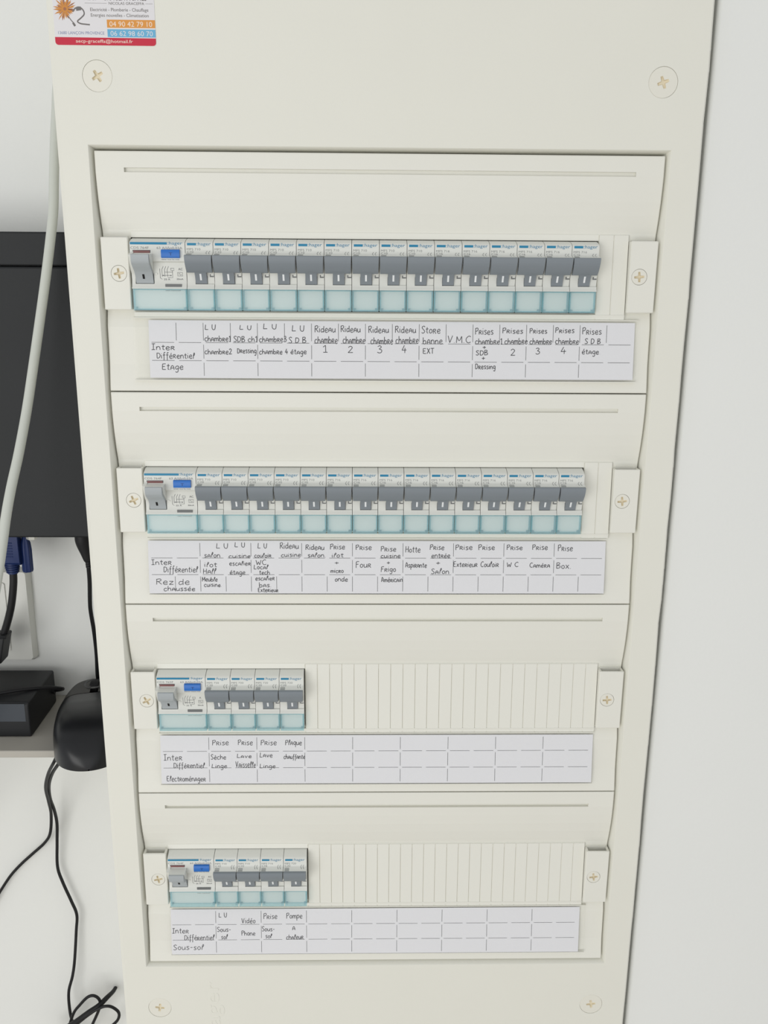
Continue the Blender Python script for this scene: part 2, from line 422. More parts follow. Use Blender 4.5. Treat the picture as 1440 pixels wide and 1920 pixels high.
def make_breaker(model, rating, label):
    t = thing('circuit_breaker', label, 'circuit breaker', (0,0,0), 'circuit breakers')
    b = MB(); X0, X1 = .15, 17.45
    b.prism(outline([(1.2,126),(.7,123.6),(.3,122),(-.5,121.2),(-.6,120.6)]), X0, 5.35, 0)
    b.prism(outline([(2.6,128.6),(2.9,123.7),(.7,123.6),(.3,122),(-.5,121.2),(-.6,120.6)]), 5.35, 13.05, 0)
    b.prism(outline([(1.5,126),(1.9,123.75),(.7,123.6),(.3,122),(-.5,121.2),(-.6,120.6)]), 13.05, X1, 0)
    b.quad(1.3, 7.0, 147.55, 149.0, -.82, 1)
    b.text(':hager', 7.4, 147.55, 8.8, 2.05, -.83, 2)
    b.text(model, 1.0, 144.5, 8.6, 1.45, -.8, 3)
    b.text(rating, 1.0, 142.95, 4.2, 1.3, lambda z: face(z)-.02, 3)
    b.box(1.0, 4.6, -3.9, -3.2, 142.05, 142.2, 3)
    for zz in (142.45, 142.15, 141.9): b.quad(1.0, 4.4, zz-.09, zz+.09, lambda z: face(z)-.05, 3)
    for q in (12.9, 14.6): b.ribbon([(q+1.1, 144.2), (q+.3, 143.4), (q+.4, 142.6), (q+1.0, 142.3)], .25, lambda z: face(z)-.05, 3)
    b.box(14.7, 17.2, .7, 1.6, 128.1, 129.9, 4); b.box(15.4, 17.2, .55, 1.6, 128.9, 129.9, 0)
    b.build('body', [BODY, BLUEBAR, LOGOTX, PRINT, SLOTG], t, ang=40)
    b = MB()
    def tap(x, y, z): k = max(0, min(1, (141.3-z)/10.3)); return x + (.35*k if x < 8 else -.5*k)
    b.prism([(-5.4,141.75),(-7.4,141.55),(-7.9,141.1),(-7.8,138.8),(-6.9,136.2),(-4.9,133.2),(-2.9,131.1),(-2.3,130.8),(.4,130.8),(.4,133)], .25, 17.3, 0, tap)
    b.prism([(-3.4,131.6),(-2.3,130.7),(-.9,128.5),(.3,126),(.9,124.1),(1.2,123.85),(3.2,123.9),(3.2,131.6)], 5.5, 12.85, 0)
    ml = lerp([(131.6,-3.45),(130.7,-2.38),(128.5,-.98),(126,.22),(124.1,.82)])
    b.add([(8.5,ml(z),z) for z in (130.1,128.5,126.1)]+[(9.7,ml(z),z) for z in (130.1,128.5,126.1)], [(0,3,4,1),(1,4,5,2)], 1)
    b.build('toggle', [TOG, WHITE], t, ang=30)
    c = terminal_cover(.35, 17.2).build('terminal_cover', [TCOV, TCED], t)
    c['label'] = 'translucent pale blue terminal cover'
    return t
def make_rcd(model, last, label):
    t = thing('differential_switch', label, 'circuit breaker', (0,0,0), 'wide differential switches')
    b = MB(); X1 = 35.0
    low = [(.7,123.6),(.3,122),(-.5,121.2),(-.6,120.6)]
    b.prism(outline([(1.2,126)]+low), .1, 2.35, 0)
    b.prism(FP[:7]+[(-.9,143.2),(-1.2,142.2),(-9.2,142.05),(-9.0,141.2),(-7.0,136.6),(-1.0,132.0),(.6,130.4),(3.6,128.6),(3.8,123.7)]+low+[(2.6,120.3),(2.6,107.3),(52,107.0),(52,152)], 2.35, 14.3, 0)
    RP = FP[:7] + [(-.9,143.6),(-1.2,140.5),(-1.5,138.4),(-1.2,137.6),(.2,137.0),(.4,136.2),(.9,129.0)]
    b.prism(RP + [(1.3,124.5)]+low+[(2.6,120.3),(2.6,107.3),(52,107.0),(52,152)], 14.3, X1, 0)
    rf = lerp([(z, y-.06) for y, z in RP] + [(124.5, 1.22), (123.6, .64), (122, .24)])
    b.quad(.5, 23.8, 147.9, 149.35, -.82, 1)
    b.text(':hager', 24.3, 147.9, 9.2, 2.05, -.83, 2)
    b.text(model, .6, 145.2, 11.6, 1.5, -.8, 3); b.text('63 A/I\u0394n0,03A', 17.2, 145.2, 16.2, 1.5, -.8, 3)
    b.text(last, 20.0, 138.5, 11.4, .75, lambda z: rf(z)-.02, 4)
    b.box(2.0, 13.2, -1.0, -.5, 142.4, 144.5, 4); b.box(2.4, 12.8, -1.1, -.5, 142.7, 144.2, 5)
    b.box(21.3, 31.8, .1, 1.4, 121.5, 123.6, 6)
    b.text('test mensuel', 21.6, 119.3, 9.6, .8, -1.06, 4)
    fy = lambda z: rf(z)-.05
    S_ = lambda pts: b.ribbon(pts, .22, fy, 4)
    for q in (19.5, 21.2, 22.9): S_([(q+1.0,134.6),(q,132.6)]); S_([(q,132.6),(q,128.2)])
    S_([(18.2,133.2),(18.2,127.4),(19.4,126.6)]); S_([(19.5,128.9),(25.5,128.9)]); S_([(21.2,131),(26.2,131)])
    S_([(25.2,133.4),(27.2,133.4),(27.2,132),(25.2,132),(25.2,133.4)]); S_([(26.2,132),(26.2,127.6),(23,127.6)])
    S_([(29.4,130.8),(32.6,130.8),(32.6,128.6),(29.4,128.6),(29.4,130.8)]); S_([(29.9,129.7),(30.6,130.3),(31.2,129.1),(32.1,129.7)])
    for q in (20.3, 25.0): b.box(q-.3, q+.3, fy(128.9)-.02, fy(128.9)+.4, 128.6, 129.2, 4)
    b.text('AC' if last[0] == 't' else 'A', 30.0, 132.2, None, 1.5, fy, 4); b.text('30mA', 28.6, 126.2, 4.2, 1.1, fy, 4); b.text('25 A', 20.4, 126.0, 4, 1.1, fy, 4)
    b.box(15.2, 16.6, .3, 1.6, 129.4, 130.4, 0)
    b.build('body', [BODY, BLUEBAR, LOGOTX, PRINT, PRINTD, BROWN, SLOTG], t, ang=40)
    b = MB()
    b.prism([(-8.9,142.0),(-10.3,141.95),(-10.8,141.6),(-10.6,137.6),(-9.7,136.0),(-6.4,133.5),(-3.3,131.6),(-2.8,131.0),(-1.0,128.6),(.3,126),(.9,124.1),(1.2,123.85),(3.4,123.9),(3.4,138)], 2.75, 13.85, 0)
    ml = lerp([(131.2,-2.86),(128.6,-1.06),(126,.24),(124.1,.84)])
    b.add([(7.3,ml(z),z) for z in (131,128.6,126.7)]+[(8.7,ml(z),z) for z in (131,128.6,126.7)], [(0,3,4,1),(1,4,5,2)], 1)
    b.build('toggle', [TOGL, BLACKM], t, ang=30)
    b = MB(); b.prism([(-1,145.0),(-2.6,144.7),(-3.0,144.0),(-3.0,140.6),(-2.7,139.9),(-1,139.6)], 20.2, 31.8, 0)
    b.text('T', 25.2, 141.2, 2.2, 2.0, -3.05, 1)
    bt = b.build('test_button', [BLUEBTN, BLUEBTND], t, ang=30); bt['label'] = 'blue test button'
    c = terminal_cover(.35, 34.7).build('terminal_cover', [TCOV, TCED], t)
    c['label'] = 'translucent pale blue terminal cover'
    return t
XB = -159.6; MODW = 17.62
ROWS = [
 (('MFS 710','C10'), 9, ('MFS 716','C16'), 6), (('MFS 710','C10'), 5, ('MFS 716','C16'), 10)]
USES = [
 ['LU chambre1', 'SDB ch1 Dressing lights', 'lights chambre3 and chambre 4', 'SDB étage lights', 'Rideau chambre 1', 'Rideau chambre 2', 'Rideau chambre 3', 'Rideau chambre 4', 'Store banne EXT', 'V.M.C', 'Prises chambre1 SDB Dressing', 'Prises chambre 2', 'Prises chambre 3', 'Prises chambre 4', 'Prises SDB étage'],
 ['LU salon ilot Hall', 'LU cuisine escalier étage', 'LU couloir WC Local tech', 'Rideau cuisine', 'Rideau salon', 'Prise ilot micro onde', 'Prise Four', 'Prise cuisine Frigo', 'Hotte Aspirante', 'Prise entrée Salon', 'Prise Exterieur', 'Prise Couloir', 'Prise WC', 'Prise Caméra', 'Prise Box'],
 ['Prise Sèche Linge', 'Prise Lave Vaisselle', 'Prise Lave Linge', 'Plaque chauffante'],
 ['LU Sous-sol', 'Vidéo Phone', 'Prise Sous-sol', 'Pompe A chaleur']]
ORD = ['first','second','third','fourth','fifth','sixth','seventh','eighth','ninth','tenth','eleventh','twelfth','thirteenth','fourteenth','fifteenth']
KIND = [['710']*9+['716']*6, ['710']*5+['716']*10, ['720']*4, ['710','710','716','720']]
protos = {}
for r in range(4):
    for i, k in enumerate(KIND[r]):
        lab = '%s slim breaker after the blue-button switch, %s row, for %s' % (ORD[i], ROWN[r], USES[r][i])
        if k not in protos:
            o = protos[k] = make_breaker('MFS '+k, {'710':'C10','716':'C16','720':'C20'}[k], lab)
        else: o = copy_tree(protos[k])
        o['label'] = lab; o['group'] = 'slim circuit breakers, %s row' % ROWN[r]
        o.location = Vector((XB + MODW*(i+2), 0, -150*r))*MM
rp = {}
for r in range(4):
    lab = ['wide two-module differential switch with blue button starting the top row, marked Etage below',
           'wide differential switch with blue test button above the Rez de chaussée label',
           'wide differential switch with blue test button above the Electroménager label',
           'wide differential switch with blue test button above the Sous-sol label, bottom row'][r]
    k = 'CDS 765F' if r == 2 else 'CDS 764F'
    if k not in rp: o = rp[k] = make_rcd(k, 'tester tous les mois' if r != 2 else 'appuyer chaque mois', lab)
    else: o = copy_tree(rp[k])
    o['label'] = lab; o.location = Vector((XB, 0, -150*r))*MM

# ------------------------------------------------------------------ handwriting: single-stroke pen letters on a 10-unit tall grid
G = {}
def g(ch, w, *st): G[ch] = (w, st)
g('a',5.4,((.3,0),(.8,4),(2.4,6.2),(4.3,4.5),(4.9,0)),((.7,2.5),(4.6,2.7)))
g('b',5.4,((.3,10),(.4,5),(.4,.3)),((.4,3),(2.6,5.6),(4.7,3.4),(3.4,.3),(.5,.6)))
g('c',5,((4.5,5),(2.4,6),(.4,3.4),(1.2,.5),(3,0),(4.8,1)))
g('d',5.6,((4.4,5),(2,5.8),(.4,3),(1.6,.2),(4.4,2)),((4.7,10),(4.6,5),(4.8,0)))
E_=((.4,2.9),(3,3),(4.4,4),(3.6,5.8),(1.8,5.6),(.4,3),(1.4,.4),(3.2,0),(4.8,1.2))
g('e',5.2,E_); g('é',5.2,E_,((2.4,7.6),(4,9.2))); g('è',5.2,E_,((3.6,7.6),(1.9,9.2)))
g('f',4.4,((4.2,9.4),(3,10.2),(2,8),(1.9,2),(1.7,-3.6)),((.4,5.6),(4,5.9)))
g('g',5.2,((4.4,5.4),(2.2,6),(.4,3.4),(1.8,.7),(4.2,2.2)),((4.5,6),(4.4,0),(3.6,-3.4),(1.8,-4),(.6,-2.8)))
g('h',5.2,((.4,10),(.3,5),(.3,0)),((.4,3),(2.4,5.8),(4.2,4.2),(4.5,0)))
g('i',2,((.8,6),(.7,3),(.9,0)),((.9,8.2),(1.1,8.8)))
g('l',3,((.6,0),(.9,5),(2.2,10),(3.1,8.6),(2.2,6),(.9,4.6)))
g('m',7.4,((.3,6),(.3,0)),((.3,3.6),(1.8,6),(3.2,4.6),(3.4,0)),((3.4,3.6),(5,6),(6.5,4.6),(6.8,0)))
g('n',5.4,((.3,6),(.4,0)),((.4,3.6),(2.2,6),(4.2,4.6),(4.7,0)))
g('o',4.8,((2.4,6),(.5,4),(.8,1.2),(2.4,0),(4.2,1.8),(4,4.6),(2.4,6)))
g('p',5,((.5,6),(.4,1),(.3,-4)),((.4,4),(2.6,6),(4.5,4),(3.2,.8),(.5,1)))
g('q',5,((4.4,5.2),(2.2,6),(.5,3.4),(1.8,.6),(4.2,2)),((4.5,6),(4.6,1),(4.4,-4)))
g('r',5,((.5,0),(.4,3),(.5,6)),((.2,5.8),(2.8,6.3),(4,5),(2.8,3.5),(.6,3.2)),((2,3.2),(3.2,1.4),(4.7,0)))
g('s',4.4,((4,5.3),(2.2,6.1),(.7,4.9),(2.1,3.3),(3.8,1.7),(2.4,.1),(.3,.6)))
g('t',4,((1.9,9),(1.8,4),(1.9,1),(3.6,.3)),((.1,6.1),(3.9,6.5)))
g('u',5.2,((.3,6),(.4,2),(1.6,.1),(3.8,1.4),(4.5,3)),((4.5,6),(4.5,2),(4.9,0)))
g('v',5,((.3,6),(1.4,2.6),(2.3,.2)),((2.3,.2),(3.6,4),(4.8,6)))
g('x',5,((.4,6),(2.4,3),(4.6,0)),((4.4,6),(2.2,2.8),(.3,0)))
g('z',5,((.4,5.8),(4.4,6)),((4.4,6),(.4,.2)),((.4,.2),(4.7,.3)))
g('A',6,((.3,0),(1,6),(2.6,9.8),(4.4,6),(5.2,0)),((.7,3.6),(4.9,3.8)))
g('B',5.6,((.5,9.8),(.4,5),(.5,0)),((.2,9.6),(3.4,9.8),(4.2,7.6),(.6,5.2)),((.6,5.2),(4.6,4.4),(4.6,1.2),(.4,0)))
g('C',6,((5.4,8.6),(3.4,9.8),(.6,6.6),(.7,2.6),(3,.1),(5.6,1.4)))
g('D',6,((.6,9.4),(.5,5),(.6,.2)),((.2,9),(3.8,8.8),(5.5,5.4),(3.8,1),(.4,.1)))
g('E',5.4,((4.8,9.6),(.5,9.4)),((.5,9.4),(.4,5),(.6,.3)),((.5,5),(3.8,5.2)),((.6,.3),(5,.4)))
g('F',5.4,((5,9.8),(1.8,9.6),(.7,8)),((.8,9.2),(.6,4),(.5,-.6)),((.6,5),(4,5.4)))
g('H',6,((.5,9.8),(.5,0)),((5,9.8),(5.1,0)),((.5,5),(5,5.2)))
g('I',4.6,((2.2,9.8),(2.2,.2)),((.2,9.8),(4.3,10)),((.1,.1),(4.2,.2)))
g('L',5.2,((1.2,9.8),(.5,.3)),((.5,.3),(4.8,.5)))
g('M',7.2,((.4,0),(.7,9.6)),((.7,9.6),(3.4,3.4),(6,9.8)),((6,9.8),(6.6,0)))
g('P',5.4,((.8,9.8),(.6,5),(.6,0)),((.1,8.8),(3.6,10),(5,8),(3.4,5.6),(.7,4.9)))
g('R',6,((.6,9.6),(.5,5),(.5,0)),((0,9),(3.8,9.8),(4.9,7.6),(3,5.4),(.6,5)),((2,5.2),(5.6,.2)))
g('S',5.4,((4.9,8.6),(3,9.9),(.8,8),(2.6,5.2),(4.8,2.6),(2.8,.1),(.3,1)))
g('U',5.8,((.5,9.8),(.5,3),(2.2,.1),(4.4,1.6),(5,9.8)))
g('V',6,((.3,9.8),(2.6,.2)),((2.6,.2),(5.4,9.8)))
g('W',7.6,((.3,9.4),(1.8,.2)),((1.8,.2),(3.6,6)),((3.6,6),(5.2,.2)),((5.2,.2),(7.2,9.6)))
g('X',5.4,((.4,9.8),(5,0)),((4.8,9.8),(.3,0)))
g('T',5.4,((2.6,9.6),(2.6,0)),((.1,9.5),(5.2,9.8)))
g('1',3.6,((.3,7.4),(2.2,9.8)),((2.2,9.8),(2.2,.1)),((.4,.1),(3.5,.2)))
g('2',5.2,((.5,7.6),(2.4,9.8),(4.4,7.8),(2.8,4),(.4,.2)),((.4,.2),(5,.5)))
g('3',5,((.5,8.8),(2.8,9.8),(4.2,8),(2,5.4)),((2,5.4),(4.6,4),(4.2,1),(2,.1),(.2,1.2)))
g('4',5.6,((3,9.8),(.4,3.4)),((.4,3.4),(5.2,3.8)),((3.6,6.4),(3.4,0)))
g('+',5,((2.5,7.5),(2.5,1.5)),((0,4.5),(5,4.6)))
g('.',1.8,((.5,0),(.9,.4))); g('-',4,((.4,4),(3.4,4.2))); g(' ',3.0)
TALL = set('bdfhklitéèABCDEFHILMPRSUVWXT1234+')
HAND = """0;-114.9;94.6;7.3;3.1;L U
0;-115.1;87.2;17.1;3.4;chambre1
0;-92.3;94.9;8.0;2.7;L U
0;-96.3;87.0;15.7;3.4;SDB ch1
0;-76.9;95.3;9.1;3.1;L U
0;-79.5;87.1;17.8;3.4;chambre3
0;-58.1;94.0;8.4;3.4;L U
0;-60.3;86.5;11.5;3.4;S D B
0;-115.3;79.0;17.8;3.1;chambre2
0;-94.0;79.8;12.6;3.1;Dressing
0;-79.6;79.2;18.9;3.1;chambre 4
0;-59.0;79.3;10.5;3.1;étage
0;-150.0;81.6;15.3;3.4;Inter
0;-146.7;76.1;24.8;3.4;Différentiel
0;-143.5;68.9;14.0;3.8;Etage
0;-43.1;93.5;13.6;3.8;Rideau
0;-26.0;93.6;12.9;3.8;Rideau
0;-7.8;93.3;13.3;3.8;Rideau
0;9.7;93.4;13.7;3.8;Rideau
0;-43.2;86.3;15.1;4.1;chambre
0;-24.6;86.4;14.7;4.1;chambre
0;-6.4;86.1;14.7;4.1;chambre
0;10.1;86.6;15.1;4.1;chambre
0;-37.9;80.5;3.2;4.1;1
0;-21.5;80.5;3.5;4.1;2
0;-2.1;80.3;3.2;4.1;3
0;14.0;80.4;3.5;4.5;4
0;26.9;93.2;12.6;4.1;Store
0;28.0;86.3;13.0;4.1;banne
0;28.1;80.1;7.4;3.4;EXT
0;44.2;87.1;15.5;4.1;V.M.C
0;62.4;92.7;12.0;3.8;Prises
0;62.5;86.5;18.0;3.4;chambre1
0;67.5;83.1;2.1;2.4;+
0;63.0;79.3;8.1;2.8;SDB
0;67.0;75.8;2.1;2.1;+
0;62.9;70.3;13.4;3.1;Dressing
0;80.3;93.5;13.7;3.1;Prises
0;81.9;86.6;15.2;3.4;chambre
0;86.0;79.1;3.2;3.8;2
0;98.3;93.6;11.6;3.1;Prises
0;98.5;86.7;14.8;3.4;chambre
0;102.6;80.2;2.8;3.8;3
0;115.2;94.0;12.7;3.1;Prises
0;115.5;86.8;15.6;3.4;chambre
0;119.2;80.3;3.9;4.1;4
0;133.2;93.1;12.7;3.8;Prises
0;134.9;86.9;10.6;3.1;S D B
0;133.4;80.3;12.4;3.1;étage.
1;-113.5;95.1;8.5;3.4;L U
1;-100.6;95.9;7.4;3.0;L U
1;-84.7;95.1;6.7;3.4;L U
1;-69.1;94.8;13.0;3.8;Rideau
1;-121.8;88.7;11.1;3.0;salon
1;-104.8;88.3;15.2;2.6;cuisine
1;-87.0;88.7;11.9;2.6;couloir
1;-68.4;89.1;13.8;2.6;cuisine
1;-158.6;83.4;14.1;3.4;Inter
1;-150.3;78.1;23.7;3.8;Différentiel
1;-122.0;81.9;8.9;3.0;ilot
1;-104.5;83.0;14.9;2.6;escalier
1;-86.0;83.4;7.4;3.4;WC
1;-122.9;77.0;8.9;3.4;Hall
1;-104.3;76.6;10.8;3.0;étage
1;-87.5;80.4;10.0;2.7;Local
1;-83.8;76.6;7.4;2.7;tech
1;-155.8;69.3;23.4;3.8;Rez de
1;-150.7;64.8;22.0;3.0;chaussée
1;-123.8;71.6;10.8;3.0;Meuble
1;-122.4;67.8;12.3;2.3;cuisine.
1;-86.5;72.4;13.4;2.7;escalier
1;-84.0;67.5;8.6;3.1;bas.
1;-84.8;64.0;14.2;2.3;Exterieur
1;-51.3;94.1;13.0;3.4;Rideau
1;-49.8;88.8;12.7;2.6;salon.
1;-34.2;94.5;10.4;3.4;Prise
1;-33.1;88.8;8.2;2.6;ilot
1;-30.9;83.5;2.6;2.7;+
1;-33.9;77.8;9.0;2.7;micro
1;-30.9;71.7;9.0;3.0;onde
1;-16.3;94.1;11.2;3.4;Prise
1;-16.3;81.6;10.8;3.8;Four
1;1.2;93.0;10.8;3.4;Prise
1;1.2;88.4;13.8;2.6;cuisine
1;5.4;83.5;2.2;2.3;+
1;1.3;78.6;10.5;3.4;Frigo
1;1.7;71.3;15.0;3.1;Américain
1;18.4;92.3;10.5;3.8;Hotte
1;18.5;81.6;15.0;3.4;Aspirante
1;35.5;94.2;10.1;3.4;Prise
1;36.7;88.5;13.1;3.0;entrée
1;40.1;83.2;2.6;3.0;+
1;36.5;77.1;12.8;3.4;Salon
1;53.4;94.2;12.0;3.4;Prise
1;52.2;82.1;16.9;3.4;Exterieur
1;69.5;94.2;11.6;3.4;Prise
1;71.3;82.1;12.8;3.4;Couloir
1;89.4;94.2;11.2;3.4;Prise
1;89.7;82.1;8.3;3.0;W C
1;107.4;94.3;10.9;3.4;Prise
1;105.9;81.7;14.3;3.0;Caméra
1;125.4;93.5;10.5;3.8;Prise
1;124.7;81.0;10.5;3.8;Box.
2;-122.3;93.1;12.2;3.7;Prise
2;-103.4;93.1;11.0;3.7;Prise
2;-86.6;93.0;11.8;3.7;Prise
2;-68.5;93.0;12.2;3.7;Plaque
2;-158.3;81.3;13.7;4.1;Inter
2;-151.1;75.4;22.8;3.7;Différentiel
2;-123.7;82.0;11.4;3.3;Sèche
2;-123.1;75.3;11.4;2.9;Linge
2;-104.4;83.2;11.0;2.5;Lave
2;-105.4;75.7;15.0;4.2;Vaisselle
2;-87.5;83.5;9.5;3.3;Lave
2;-87.6;75.2;11.8;2.9;Linge
2;-69.8;82.2;15.8;3.3;chauffante
2;-156.5;65.0;28.8;3.8;Electroménager
3;-123.4;93.9;6.6;3.6;L U
3;-105.7;88.8;10.8;4.1;Vidéo
3;-88.6;92.3;10.8;4.1;Prise
3;-70.7;92.6;12.5;4.1;Pompe
3;-159.9;80.6;12.9;4.1;Inter
3;-150.5;74.7;23.3;4.1;Différentiel
3;-124.9;81.7;10.8;3.6;Sous-
3;-121.8;75.4;5.0;3.6;sol
3;-105.9;78.4;10.8;3.6;Phone
3;-90.0;81.9;10.0;3.6;Sous-
3;-87.2;76.0;5.0;3.6;sol
3;-66.2;82.7;2.5;2.3;A
3;-70.9;75.0;13.4;3.6;chaleur
3;-159.5;66.6;23.7;4.1;Sous-sol"""
hand = {}
for ln in HAND.strip().split('\n'):
    r, x, z, w, h, s = ln.split(';'); hand.setdefault(int(r), []).append((float(x), float(z), float(w), float(h), s))
pl = lambda z: .5 + (z-63)*4/38
PX = [(-151.4, 167.8), (-160.6, 158.9), (-160.4, 159.8), (-160.6, 159.2)]
PZ = [(63.6, 100.6), (63.0, 100.4), (63.0, 100.6), (62.6, 100.8)]
GZ = [(86.4, 74.8), (88.2, 76.4), (88.3, 75.4), (87.8, 74.8)]
LBL = ['white paper label strip marked Inter Différentiel Etage, under the top breaker row', 'white paper label strip marked Rez de chaussée, under the second breaker row',
       'white paper label strip marked Electroménager, mostly empty cells on its right', 'lowest white paper label strip marked Sous-sol, mostly empty cells']
for r in range(4):
    t = tag(bpy.data.objects.new('label_strip', None), LBL[r], 'label', 'handwritten label strips'); COL.objects.link(t); t.location = (0, 0, -.15*r)
    x0, x1 = PX[r]; z0, z1 = PZ[r]; ga, gb = GZ[r]
    b = MB()
    b.prism([(pl(z1),z1),(pl(z0),z0),(pl(z0)+.12,z0),(pl(z1)+.12,z1)], x0, x1, 0)
    gy = lambda z: pl(z)-.03
    pitch = 17.68; start = [-133.6, -142.4, -142.5, -143.4][r]
    k = -1
    bands = [(z1-1.6, ga+1.3), (ga-1.3, gb+1.3), (gb-1.3, z0+1.4)]
    while True:
        xc = start + k*pitch
        if xc > x1 + 30: break
        main = (k % 2 == 1)
        if x0 + 1 < xc < x1 - 3:
            for bi, (zt, zb) in enumerate(bands):
                if main or (r == 0 and bi == 0) or (r == 1 and bi == 2): b.quad(xc-.17, xc+.17, zb, zt, gy, 1)
        for zc in (ga, gb):
            a, c = max(x0+.5, xc+1.5), min(x1-.4, xc+pitch-1.5)
            if c - a > 3: b.quad(a, c, zc-.16, zc+.16, gy, 1)
        k += 1
    b.build('paper', [PAPER, GRID], t, recalc=False, ang=20)
    b = MB(); hy = lambda z: pl(z)-.06
    rnd = random.Random(40+r)
    for x, z, w, h, s in hand[r]:
        tot = sum(G[c][0]+.9 for c in s) - .9
        sx = w/tot
        sz = h*1.1/10 if any(c in TALL for c in s) else h*1.05/6.6
        sz = max(sz, .30); px = x; sk = rnd.uniform(-.02, .05)
        for c in s:
            gw, st = G[c]; dz = rnd.uniform(-.12, .12); sc = rnd.uniform(.94, 1.06)
            for k_ in st:
                pts = [(px + p[0]*sx + p[1]*sz*sk + rnd.uniform(-.05,.05), z + dz + p[1]*sz*sc + rnd.uniform(-.05,.05)) for p in k_]
                b.ribbon(catmull(pts, 4), .46, hy, 0)
            px += (gw+.9)*sx
    ho = b.build('handwriting', INK, t, recalc=False); ho['label'] = 'dark pen handwriting in French'

# ------------------------------------------------------------------ business-card sticker
st = thing('business_card', 'white electrician contact sticker with orange flower and red band, stuck at top left', 'sticker', (0,0,0))
b = MB()
R_ORG = mat('card_orange', (222,152,72), .5); R_BLUE = mat('card_blue', (110,178,214), .5); R_RED = mat('card_red', (200,42,66), .5)
R_WHT = mat('card_white', (226,224,226), .4); R_TXT = mat('card_grey_text', (118,114,112), .6); R_PET = mat('card_petal', (206,140,70), .6); R_PET2 = mat('card_petal_brown', (164,112,84), .6)
R_LOC = mat('card_blue_text', (138,148,182), .6); R_LT = mat('card_pale_text', (244,228,214), .6)
card = rrect(-196.3, -136.1, 262.8, 309, 1.8, 5)
b.sheet(card, [], -.28, 0, back=.05)
CY = -.31
def strip(x0, x1, z0, z1, m, rnd=0): b.add([(x0,CY,z0),(x1,CY,z0),(x1,CY,z1),(x0,CY,z1)], [(0,1,2,3)], m)
b.sheet([p for p in rrect(-196.3,-136.1,262.8,272,1.8,5) if p[1] < 266] + [(-136.1,266.9),(-196.3,267.1)], [], CY, 3)
strip(-164.8, -136.1, 272.5, 276.9, 1); strip(-164.8, -136.1, 267.4, 271.7, 2)
ty = CY-.03
b.text('04 90 42 79 10', -163.3, 273.2, 25.4, 2.9, ty, 8); b.text('06 62 98 60 70', -163.0, 268.1, 25.2, 2.8, ty, 0)
b.text('aecp-graceffa@hotmail.fr', -184, 264.2, 34, 1.9, ty, 8); b.text('13680 LANÇON PROVENCE', -194.2, 268.7, 27.5, 1.7, ty, 7)
b.text('Electricité - Plomberie - Chauffage', -174.2, 281.4, 34.5, 1.9, ty, 4); b.text('Energies nouvelles - Climatisation', -174.0, 278.4, 34.3, 1.9, ty, 4)
b.text('NICOLAS GRACEFFA', -163, 285.0, 21, 1.5, ty, 4); strip(-177.2, -164.2, 285.6, 285.75, 4); strip(-141.2, -137, 285.6, 285.75, 4)
b.text('AECP - GRACEFFA & FILS', -177.5, 287.3, 37, 4.2, ty, 4)
rr = random.Random(3)
for k in range(34):
    a = k*2*math.pi/34 + rr.uniform(-.06,.06); L = rr.uniform(4.2, 7.4); w = rr.uniform(.28,.5)
    c, s_ = math.cos(a), math.sin(a); cx, cz = -189.2, 282.4
    P = [(1.0,-w*.5),(L*.7,-w),(L,0),(L*.7,w),(1.0,w*.5)]
    b.add([(cx+c*u-s_*v, CY-.01-.002*(k%3), cz+s_*u+c*v) for u,v in P], [(0,1,2,3,4)], 5 if k%3 else 6)
b.sheet(circ(-189.2, 282.4, 2.0, 20), [], CY-.03, 5); b.sheet(circ(-189.2, 282.4, .9, 16), [], CY-.04, 6)
b.ribbon(catmull([(-184.6,281.0),(-183.0,282.8),(-180.5,283.4),(-178.4,281.8),(-178.0,279.6),(-180,277.6),(-182.2,275.8),(-180.6,274.6),(-177.6,274.2),(-175,274)],5), .75, CY-.02, 4)
b.ribbon([(-182.6,282.4),(-179.6,282.8)], 2.0, CY-.03, 4); b.ribbon(catmull([(-187.6,278.6),(-186,276.4),(-184.4,274.6)],4), .5, CY-.02, 4); b.ribbon([(-185,275),(-183.8,273.2)], 1.2, CY-.03, 4)
b.build('card', [R_WHT,R_ORG,R_BLUE,R_RED,R_TXT,R_PET,R_PET2,R_LOC,R_LT], st, recalc=False, ang=20)

# ------------------------------------------------------------------ things on the wall and shelf at the left
t = thing('electronics_case', 'flat black electronic case on the left wall, behind the grey cable', 'electronic box', (-330,160,-75))
b = MB(); b.box(-140, 118, -64, 0, 0, 208.4, 0); o = b.build('lower_housing', BOXM, t, bevel=1.5)
b = MB(); b.box(-140, 118, -64, 0, 209.0, 233, 0); b.build('upper_panel', BOXM, t, bevel=1.2)
b = MB(); b.box(28, 62, -56, -40, -2, 1, 0)
hexx = MB()
hexx.lathe([(0,-5.0),(2.6,-5.0),(4.2,-4.4),(4.4,0)], (50.8, -52, 0), 'z', 0, 6, .3)
hexx.build('hex_standoff', METAL, t, ang=20)
t = thing('vga_cable', 'black display cable with blue screw-on plug under the black case', 'cable', (0,0,0))
b = MB()
b.prism([(104,-76),(104,-99),(107,-101.5),(117,-101.5),(120,-99),(120,-76)], -316, -289.4, 0)
for k in range(6): b.box(-312, -294, 103.6, 104.4, -94+k*2.3, -93+k*2.3, 0)
po = b.build('plug', VGAB, t, bevel=1.0); po['label'] = 'blue plug'
b = MB()
for k in range(5):
    b.lathe([(0,0),(6.4-.35*k,0),(6.6-.35*k,-.9),(5.2-.3*k,-1.1),(5.2-.3*k,-2.0),(0,-2.0)], (-298.6, 112, -100.5-k*1.9), 'z', 0, 20)
b.build('strain_relief', VGAB, t)
